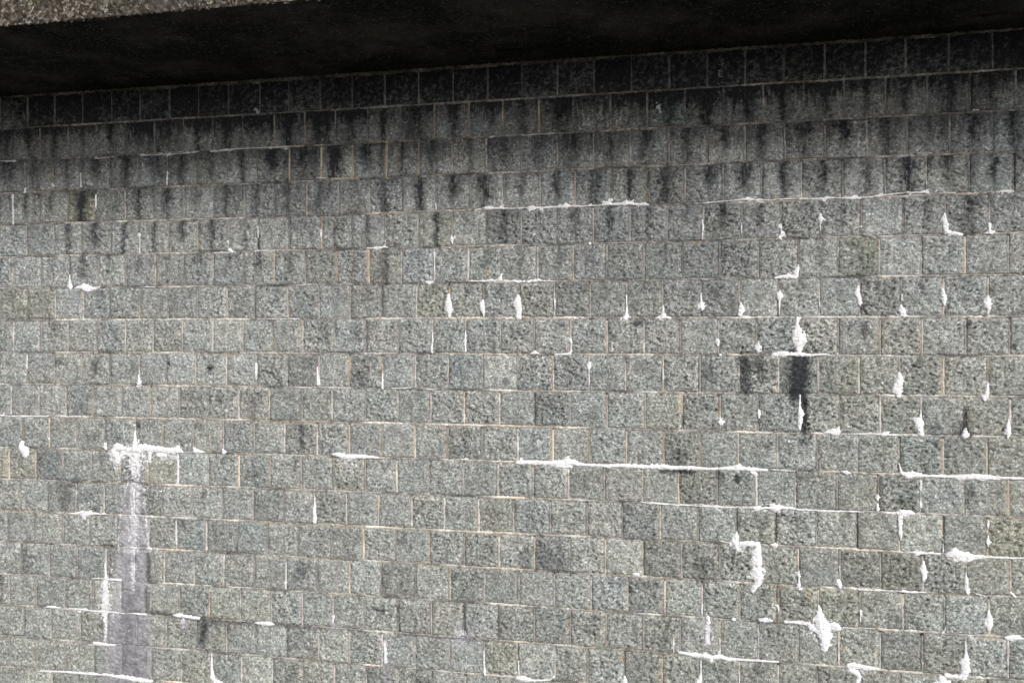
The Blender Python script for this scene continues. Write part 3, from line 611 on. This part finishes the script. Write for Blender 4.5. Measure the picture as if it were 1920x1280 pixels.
# ------------------------------------------------------------------ lime deposits: strokes (x, y, radius) in photograph pixels
LIME = [
 [[(0,302,1),(30,302,1.2)]],[[(178,298,1.5),(195,296,1.5),(215,294,1)]],[[(265,291.5,1.3),(290,291,1.8),(340,288,1.5),(372,284,1.1)]],[[(395,284,1.2),(420,282,2.5),(445,279,2),(480,277.5,1.2),(520,276,1.4),(540,275,1)]],
 [[(890,394,1.5),(910,390,3),(930,391,2.2),(960,391,1.5),(985,390,2),(1005,390,2.5),(1040,388,1.4),(1060,388,3.5),(1070,387,2),(1100,386,1.2),(1128,385,1.5),(1137,382,4.5),(1148,384,2),(1175,382,4),(1190,384,3.5),(1200,383,2),(1215,384,1)]],
 [[(1318,381,1),(1360,377,1.5)],[(1360,377,1.5),(1400,374,2.5),(1440,375,2),(1480,373,1.8),(1530,373,2),(1570,371,3),(1600,372,3),(1630,370,2),(1660,366,2.5),(1700,361,2.5),(1738,361,2)],[(1400,371,2),(1420,370,1.5)]],
 [[(1740,363,1),(1790,362,1)]],[[(1868,360,1.2),(1890,359,2),(1897,358,1.5)]],
 [[(24,366,1),(25,400,1.2),(25,420,1.6)]],[[(151,325,1),(152,350,2)]],[[(98,343,1),(100,350,1.7)]],[[(314,322,1.3),(313,347,1.8)]],[[(47,353,1),(47,361,1.5)]],[[(180,365,1),(180,374,2.8),(180,388,1)]],
 [[(262,440,.9),(262,475,1.5)]],[[(427,452,2),(428,458,1.2)],[(430,468,3.2),(433,470,3)]],[[(330,476,1),(350,475,1.3)]],[[(402,474,1),(440,473,1.2)]],[[(484,425,.9),(484,445,1.5)]],[[(602,430,.8),(602,444,1.8)]],
 [[(688,465,1.5),(705,466,2),(720,463,2.2),(726,464,1.5)],[(722,450,.9),(722,462,1.2)]],[[(847,441,1),(847,449,3.6),(848,457,1.3)]],[[(131,515,1),(131,530,2),(132,541,2.5)]],
 [[(140,541,1.5),(150,538,3),(158,540,6.5),(165,543,5),(175,542,3.5),(186,538,1.5)]],[[(262,539,1.5),(275,538,2),(290,538,1)]],[[(817,382,1),(818,393,2)]],[[(814,475,.9),(815,510,1.4)]],
 [[(797,528,1),(804,530,4),(811,528,1.5)]],[[(880,527,1),(900,527,2.2),(930,526,2.5),(938,522,4),(941,514,1.5)],[(938,526,2.5),(960,527,2),(985,528,1.5),(1010,525,3),(1018,527,1.5),(1040,526,1)]],
 [[(841,553,3),(840,568,5.2),(842,580,6),(842,593,2.5)]],[[(905,563,2),(904,575,5.5),(906,585,3),(907,594,1.3)]],[[(971,555,3),(970,565,6.5),(973,580,6),(972,594,4.5)]],[[(1040,561,1),(1040,570,2.4),(1041,580,1)]],
 [[(1174,553,1),(1175,575,1.5),(1174,588,3.6),(1173,594,5)],[(1164,596,2),(1182,594,2)]],[[(1243,572,1),(1244,585,3.6),(1243,592,4)],[(1230,596,2),(1244,595,2),(1256,597,2.5)]],[[(1314,550,1),(1315,575,4),(1316,582,2)]],
 [[(1389,568,1.5),(1389,580,5),(1387,590,4)]],[[(1462,547,2.5),(1461,555,6),(1461,565,1.5),(1461,590,1)]],[[(1535,550,1.5)],[(1536,562,1),(1536,568,2),(1537,577,1)]],
 [[(1609,537,2.6),(1606,549,5),(1611,561,4),(1612,573,2)],[(1612,590,1.8)]],[[(1691,552,1),(1690,562,1.4)],[(1689,572,2),(1690,582,6),(1694,591,4)],[(1682,592,1.5),(1700,592,2)]],
 [[(1767,545,4),(1769,560,4.6),(1770,572,2.2)]],[[(1852,555,2.2),(1850,567,6),(1853,577,4),(1852,588,2)]],[[(1317,413,1),(1318,425,4.2),(1317,438,1.5),(1317,450,.9)]],[[(1390,418,.9),(1390,437,2)]],
 [[(1464,406,2)],[(1464,422,1.8),(1465,437,3.2),(1465,443,1)]],[[(1538,402,2.5),(1538,410,4.5),(1538,420,1.5),(1538,432,1.2)]],[[(1615,425,2.2)]],
 [[(1771,401,2.6),(1770,411,4),(1772,422,5),(1773,432,4),(1780,436,4),(1790,438,4),(1803,440,2.5)],[(1766,413,3)]],[[(1855,421,3),(1855,430,3)],[(1844,438,1.5),(1855,435,4),(1866,436,2)]],[[(1737,340,1),(1737,346,2.4),(1737,355,1)]],
 [[(1659,350,1.3),(1660,360,1.5)]],[[(1471,250,1),(1472,290,1.2)]],[[(1497,497,1.5),(1495,507,3),(1493,517,4)],[(1454,521,2.5),(1470,519,3.2),(1490,520,4)]],
 [[(1495,598,4.5),(1494,606,2.5),(1495,614,4),(1496,624,8),(1499,633,11.5),(1503,636,9)],[(1493,625,6),(1492,638,7),(1497,646,7),(1498,653,4.5),(1497,661,4)]],
 [[(1450,665,3),(1465,662,5),(1480,664,3.5),(1500,664,4),(1520,666,2.6),(1545,664,2.5),(1555,665,1)]],[[(1570,663,2.2)]],[[(1345,640,3.5),(1346,647,2)]],[[(1350,665,2.8)]],[[(1423,640,2),(1422,648,5),(1423,656,4.5),(1421,661,2.5)]],
 [[(811,622,.9),(811,640,2),(809,655,2.6),(810,661,2.5)]],[[(873,620,.9),(872,640,1.3),(873,659,2.5)]],[[(1070,636,1.5),(1071,645,2),(1070,662,2.5)],[(1040,664,1.8),(1068,664,2.3)]],[[(994,663,1),(1002,661,3.4),(1010,663,1)]],
 [[(51,665,1),(51,680,1.5),(51,690,2)],[(48,703,2)]],[[(260,703,1),(261,712,2),(261,719,2.5)]],[[(480,683,1.8),(480,712,1.3)]],[[(595,688,1),(596,705,2.5),(597,720,3.4)]],[[(717,700,1),(717,715,1.6),(717,728,3.4)]],
 [[(733,728,2),(750,728,1.8),(770,727,1)]],[[(1104,678,1),(1104,687,4.5),(1104,695,1.5),(1104,722,1.2)]],[[(1243,690,1),(1243,712,1.4)]],[[(1037,700,1),(1037,720,1.2)]],
 [[(1686,701,3),(1687,710,6.5),(1684,722,9.5),(1681,732,8),(1684,739,5)]],[[(1851,718,1.8),(1851,728,3),(1849,738,4),(1847,744,6.5),(1846,750,3.5)]],[[(1500,742,2),(1499,760,2),(1500,775,5.8),(1500,785,5),(1499,798,3.2),(1499,806,2)]],
 [[(1422,768,2),(1423,775,3.8),(1423,783,2)]],[[(1350,782,1),(1350,790,4),(1351,797,1.3)]],[[(1726,770,1),(1726,780,2.4),(1722,790,6.5),(1724,800,7),(1726,812,4.5)]],[[(1891,787,2),(1890,797,4),(1889,812,4.2),(1889,821,2.2)]],
 [[(1545,811,2),(1560,808,5),(1567,811,5.5),(1573,800,1.8)]],[[(1590,813,1),(1600,813,2),(1640,813,1.6),(1668,815,2.6),(1685,816,1)]],[[(1810,805,3),(1809,814,5.5)]],[[(0,778,1.5),(10,779,2),(40,781,1.5),(60,780,2),(90,780,1)]],
 [[(42,830,3.5),(41,838,7),(47,845,8),(48,852,5)]],[[(92,822,2.2)]],[[(197,830,1),(197,838,2.5)]],[[(252,797,2)]],
 [[(253,808,1),(253,820,2.6),(253,832,4),(252,840,6)],[(207,847,2),(212,845,4),(220,838,6),(235,842,4),(255,842,6),(275,840,6),(300,842,5),(320,844,4.5),(335,843,5.5),(342,847,2)],[(215,850,6),(222,858,6),(220,865,4.5)],[(232,850,5),(228,855,5)]],
 [[(282,850,4),(281,860,3.5),(280,866,1.6)],[(295,852,3.6),(310,853,3.4)]],[[(334,852,2.4),(334,880,1.4),(334,905,1)]],[[(363,840,2.2),(366,845,4),(375,847,3),(383,847,1.5)]],[[(418,841,1.3),(419,847,3.3)]],
 [[(622,851,2),(635,852,4.6),(650,856,4.6),(665,855,4),(680,856,3.6),(700,857,2.2),(715,858,1)]],[[(865,861,2),(877,861,1.5)]],
 [[(968,868,2),(980,867,4.6),(1000,867,3.6),(1030,868,3.2),(1045,869,4.6),(1070,866,5),(1090,871,3.6),(1110,872,2.6),(1140,873,2.8),(1175,873,3.6),(1210,875,3.4),(1245,875,4.6),(1265,877,3.4),(1300,877,3.4),(1330,879,2.2),(1360,878,2.6),(1385,877,4.6),(1410,880,3.6),(1437,881,2.6)],[(1045,873,4),(1070,874,3)],[(1408,885,3),(1416,888,3.5)]],
 [[(1445,880,1.5),(1470,882,2),(1490,883,1)]],[[(1578,884,2),(1586,885,4.5),(1594,886,2)]],[[(1685,868,1),(1688,878,2),(1690,886,2.6),(1700,891,4.4),(1715,890,4.4),(1735,892,2.8),(1780,893,2.6),(1800,894,3.6),(1830,894,5),(1850,895,4.4),(1880,896,2.6),(1925,897,2.6)]],
 [[(1200,941,1),(1250,945,1.5),(1310,948,1.2),(1370,951,1.5),(1440,952,2.6),(1455,951,3.5),(1475,951,3.8),(1500,955,1.5),(1560,958,1.7),(1620,959,1)]],[[(1645,930,2.6),(1645,938,1)],[(1645,945,2),(1645,953,3.4)]],[[(1726,903,1.5),(1726,950,1.4)]],
 [[(1672,963,2),(1688,960,5.5),(1700,961,4.5),(1712,962,2.6)],[(1688,965,4),(1687,985,3.8),(1688,1000,3),(1689,1012,1.5)]],[[(1852,975,1.5),(1852,990,2.3)],[(1852,1000,1),(1852,1018,3.8),(1853,1028,1.5)]],[[(1768,1012,1.2),(1768,1032,1.8)]],
 [[(590,930,1),(590,945,2),(589,955,3),(590,970,3.8),(590,978,3)]],[[(145,962,3),(155,960,5),(163,962,5),(175,962,2.6),(197,963,1.3)],[(158,967,3.4),(160,973,1.8)]],[[(330,977,1),(330,1000,1.3),(331,1020,1.4)]],
 [[(1381,997,2),(1380,1005,5),(1377,1015,6),(1380,1021,4.5),(1395,1018,4.5),(1410,1019,4.5),(1420,1020,3.6)],[(1380,1024,4),(1384,1032,2.4)]],
 [[(1421,1026,5),(1419,1040,9),(1420,1053,10)],[(1422,1063,5),(1420,1072,10.5),(1421,1082,11),(1421,1090,7),(1415,1100,5.5),(1411,1108,4)]],[[(1445,1020,2),(1453,1021,3.4)]],[[(1352,1014,1),(1370,1017,1.8)]],
 [[(1700,1034,1),(1725,1036,2.8),(1762,1038,2)]],[[(1777,1040,5),(1790,1037,8.5),(1800,1043,10),(1815,1045,8),(1830,1044,4),(1850,1044,2),(1900,1046,2),(1918,1046,1)],[(1790,1050,5)]],[[(1731,1053,2.5),(1731,1068,5.6),(1732,1077,4.6),(1731,1090,1.8)]],
 [[(1811,1060,1),(1811,1078,1.5),(1812,1090,4),(1812,1104,4.2),(1813,1110,3)]],[[(1188,1076,2),(1195,1076,3.4)]],[[(1498,1070,1.2),(1498,1085,2.3),(1498,1096,3.6)]],[[(1574,1062,1.2),(1574,1070,1.2)],[(1572,1090,3.6),(1574,1098,4.6)]],
 [[(1610,1105,1),(1640,1106,2),(1680,1107,1.8),(1700,1109,3.4),(1715,1110,3),(1735,1110,1.6)]],[[(1459,1138,2.6),(1460,1145,1.6)]],[[(1327,1157,3.4),(1328,1165,2)]],[[(1375,1160,3.6)]],[[(1425,1162,3.6),(1435,1160,5),(1445,1163,2.6)]],
 [[(1472,1166,2),(1480,1165,3),(1495,1166,3.6),(1515,1167,4)],[(1535,1135,1.6),(1536,1148,6),(1538,1160,11)],[(1540,1170,12),(1541,1180,11),(1545,1195,10.5),(1547,1206,9.5),(1546,1215,6)],[(1522,1176,5),(1532,1182,5)],[(1556,1173,3)]],
 [[(1562,1174,5),(1568,1175,6.4),(1574,1178,3)]],[[(1580,1176,1.5),(1640,1178,1.2)]],[[(1613,1145,1.3),(1613,1165,1.7)]],[[(1766,1186,1.6),(1771,1182,1.6),(1773,1172,1)]],[[(1853,1145,2.6),(1854,1158,5.4),(1852,1170,6.8),(1854,1180,3.5)]],
 [[(1885,1195,2),(1910,1196,2.8),(1925,1197,2)]],[[(1273,1222,2.6),(1290,1225,4),(1310,1228,3.6),(1322,1228,6),(1335,1232,5),(1350,1230,4.4),(1365,1235,3.4),(1385,1236,2),(1440,1239,2.2),(1460,1240,1)],[(1348,1222,2.4)],[(1333,1237,5)]],
 [[(1314,1240,1.5),(1314,1260,1.5),(1313,1270,4),(1309,1280,5.5)]],[[(1171,1268,2),(1172,1279,5.5)]],[[(970,1270,3),(985,1273,4.4),(1000,1275,2.2),(1030,1274,1.8),(1038,1268,2)]],
 [[(1590,1248,4),(1602,1247,6),(1615,1248,5),(1630,1252,4),(1648,1253,2)],[(1595,1256,5.5),(1606,1262,6.5),(1612,1268,4.4),(1608,1280,4)]],
 [[(1810,1203,1.8),(1810,1220,2),(1811,1235,4),(1807,1243,7),(1810,1254,8),(1805,1265,6.5),(1798,1268,4.5),(1785,1268,3.6),(1775,1266,4)]],[[(1765,1273,7),(1772,1282,9),(1757,1283,8)]],[[(1572,1205,1),(1572,1240,1.5)]],[[(1730,1243,1.5),(1730,1258,1)]],
 [[(197,1055,1.2),(198,1070,2),(199,1085,3)]],[[(88,1137,1.6),(105,1138,2.8),(115,1138,2)]],[[(130,1140,1),(150,1141,1.6),(175,1145,1.6),(212,1147,2.2),(236,1150,1)]],
 [[(240,1150,1.2),(252,1149,1.4),(262,1151,2.6),(271,1150,2.4)]],[[(325,1152,1.8),(342,1154,4),(355,1156,3.4),(373,1158,2.4)],[(344,1160,3)]],[[(480,1167,2),(500,1168,3.6),(512,1170,2)]],[[(178,1205,3.4),(190,1207,2.8),(216,1209,1.6)]],
 [[(75,1257,1.3),(125,1259,2),(160,1262,2.6),(200,1264,2.6),(225,1268,3),(250,1272,4),(282,1277,3.2)]],[[(397,1225,1),(397,1250,2.4),(398,1270,3.6),(406,1278,4.4),(416,1280,2.6)]],[[(175,1084,1),(192,1084,1.5)]],[[(208,1086,2),(226,1087,2.8)]],
 [[(625,1155,1.6),(624,1168,1.2)]],[[(536,1055,1.3),(536,1104,1.4)]],[[(907,1220,1.3),(908,1255,2.6),(909,1265,2.5)]],[[(1106,456,2.8)]],[[(721,1208,2.5),(723,1225,3.4),(722,1238,2)]],[[(1318,948,1),(1330,949,1.6)]],[[(720,1140,1)]],
 [[(1315,655,1.0),(1316,662,1.4)]],[[(1165,663,1.2)]],[[(1540,595,1.4),(1560,595,1)]],[[(342,718,1)]],[[(1316,1128,1.6),(1316,1150,1)]],[[(1263,1190,1),(1263,1222,1.6)]],[[(1349,1195,1),(1350,1225,2)]],[[(1422,1190,1.2),(1423,1215,1)]],[[(1386,1262,1),(1386,1280,1.5)]],
 [[(972,1240,1),(973,1265,2)]],[[(1767,1005,1)]],[[(1894,1110,1.4),(1905,1120,1.6)]],[[(1440,1166,1)]],[[(1830,1113,2),(1850,1118,1)]],[[(0,482,1.6)]],[[(500,598,1),(560,598,1)]],[[(480,470,1),(500,470,1.2)]],
 [[(1600,230,1),(1640,226,1)]],[[(1825,207,2),(1835,206,1.5)]],[[(598,255,1.2)]],[[(593,333,1.5),(630,335,1.2),(660,334,1)]],[[(660,275,1.2)]],[[(980,254,1),(1020,251,1.2),(1040,250,1)]],[[(850,470,1)]],
]
def deposit(strokes, seed):
    S = [np.array([(*uv(x, y), rad(x, r*1.22 if r > 3.5 else r*(.9 + .32*max(0, r-2)/1.5))) for x, y, r in st]) for st in strokes]
    allp = np.concatenate(S); rm = allp[:, 2].max()
    st = 0.0042 if rm < .02 else 0.0052
    pad = rm*1.5 + .01
    u = np.arange(allp[:, 0].min()-pad, allp[:, 0].max()+pad, st); v = np.arange(allp[:, 1].min()-pad, allp[:, 1].max()+pad, st)
    U, Vv = np.meshgrid(u, v)
    n1 = samp(f_fin, U*1.2 + seed, Vv*1.2); n2 = samp(f_mid, U*1.0 + seed, Vv*1.0); n3 = samp(f_big, U*1.1 + seed, Vv*1.1)
    best = np.full(U.shape, -1.0)
    for P in S:
        q = sdist(P, U, Vv)
        rr = P[:, 2].mean()
        if rr < .011: q = q * (1.18 + .30*n3 + .2*n2)
        q = q * (1 + .07*n1 + .13*n2 + .14*n3)
        hh = np.where(q < 1, np.sqrt(np.clip(1 - q**2, 0, 1)), -1) * 1.0
        # thickness grows with the size of the lump
        if len(P) > 1:
            dd = ((U[..., None]-P[:, 0])**2 + (Vv[..., None]-P[:, 1])**2); wgt = 1/(dd + 1e-5); rl = (wgt*P[:, 2]).sum(-1)/wgt.sum(-1)
        else: rl = rr
        best = np.maximum(best, np.where(hh >= 0, hh*(.010 + .30*rl), -1))
    keep = best >= 0
    # horizontal folds on the larger lumps
    fold = .0022*np.sin(Vv*2*math.pi/.034 + 2.2*n2 + seed) if rm > .02 else 0
    out = np.where(keep, best + (.0016*n1 + .0016*n2 + fold) * np.clip(best/.008, 0, 1), 0) - .002
    out[~keep] = -.006
    ny, nx = U.shape
    cell = keep[:-1, :-1].astype(int) + keep[1:, :-1] + keep[:-1, 1:] + keep[1:, 1:]
    fc = grid_faces(nx, ny)[cell.ravel() >= 1]
    if len(fc) == 0: return None
    used = np.unique(fc); mp = np.full(nx*ny, -1); mp[used] = np.arange(len(used))
    W = np.stack([U.ravel(), -out.ravel(), Vv.ravel()], 1)[used]
    c = W.mean(0); c[1] = 0
    th = np.clip(out.ravel()[used]/.010, 0, 1)*(.55 if rm < .010 else .8 if rm < .016 else 1.0)
    return W - c, mp[fc], c, np.repeat(th[:, None], 3, 1)
for s, d in enumerate(LIME):
    r = deposit(d, s*.37)
    if r is None: continue
    W, fc, c, th = r
    o = link('lime_deposit', mesh_np('lime_deposit', W, fc, {'crust': th}), M_lime, wall); o.location = c

# ------------------------------------------------------------------ the overhanging slab
OV = 1.885
slab = thing('overhanging_slab', (0, -OV/2, top_v), 'dark concrete slab projecting over the head of the stone wall', 'concrete slab')
zb = top_v + .004
def slab_child(name, me, mat):
    me.transform(__import__('mathutils').Matrix.Translation((0, OV/2, -top_v)))
    return link(name, me, mat, slab)
# underside as a gently uneven sheet on a solid slab
us = np.linspace(UL, UR, 240); ys = np.linspace(-OV + .004, .0, 40)
Ug, Yg = np.meshgrid(us, ys)
Z = zb + .004*samp(f_big, Ug, Yg) + .0025*samp(f_mid, Ug, Yg) + .006
Z[0, :] = zb + .003*samp(f_mid, us, us*0)
sheet = np.stack([Ug.ravel(), Yg.ravel(), Z.ravel()], 1)
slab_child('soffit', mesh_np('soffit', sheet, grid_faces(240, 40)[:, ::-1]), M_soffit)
slab_child('slab_body', box_mesh('slab_body', UL, UR, -OV + .03, 1.2, zb + .03, zb + .95), M_fascia)
# rough strip bearing on the wall, a little lower than the rest of the underside
us = np.arange(UL, UR, .02); n = len(us); prof = [(-.385, .012), (-.375, -.002), (-.30, -.004), (-.2, -.003), (-.1, -.004), (.0, -.002)]
P = np.zeros((len(prof), n, 3))
for j, (y, z) in enumerate(prof):
    P[j, :, 0] = us; P[j, :, 1] = y + (.010*samp(f_mid, us, np.full(n, .3*j)) + .02*samp(f_lrg, us*2, np.full(n, 0.)) if j < 3 else 0)
    P[j, :, 2] = zb + z + .004*samp(f_mid, us, np.full(n, y))
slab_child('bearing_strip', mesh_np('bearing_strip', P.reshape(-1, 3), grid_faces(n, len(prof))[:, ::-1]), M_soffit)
# front face: exposed pebbles in relief
du = .014
us = np.arange(UL, UR, du); zs = np.concatenate([np.arange(0, .55, .014), np.arange(.58, .96, .05)])
Ug, Zg = np.meshgrid(us, zs)
rl = .006*samp(f_mid, Ug*1.1, Zg*1.1) + .006*samp(f_fin, Ug*.8, Zg*.8) + .004*samp(f_big, Ug, Zg)
edge = 1 - sst(0, .03, Zg)
Yf = -OV - rl*(1 - .6*edge) + .012*edge
Zf = zb + Zg + edge*(.004*samp(f_mid, Ug, Zg*0) + .004*samp(f_fin, Ug, Zg*0) - .004)
fa = np.stack([Ug.ravel(), Yf.ravel(), Zf.ravel()], 1)
slab_child('fascia', mesh_np('fascia', fa, grid_faces(len(us), len(zs))), M_fascia)
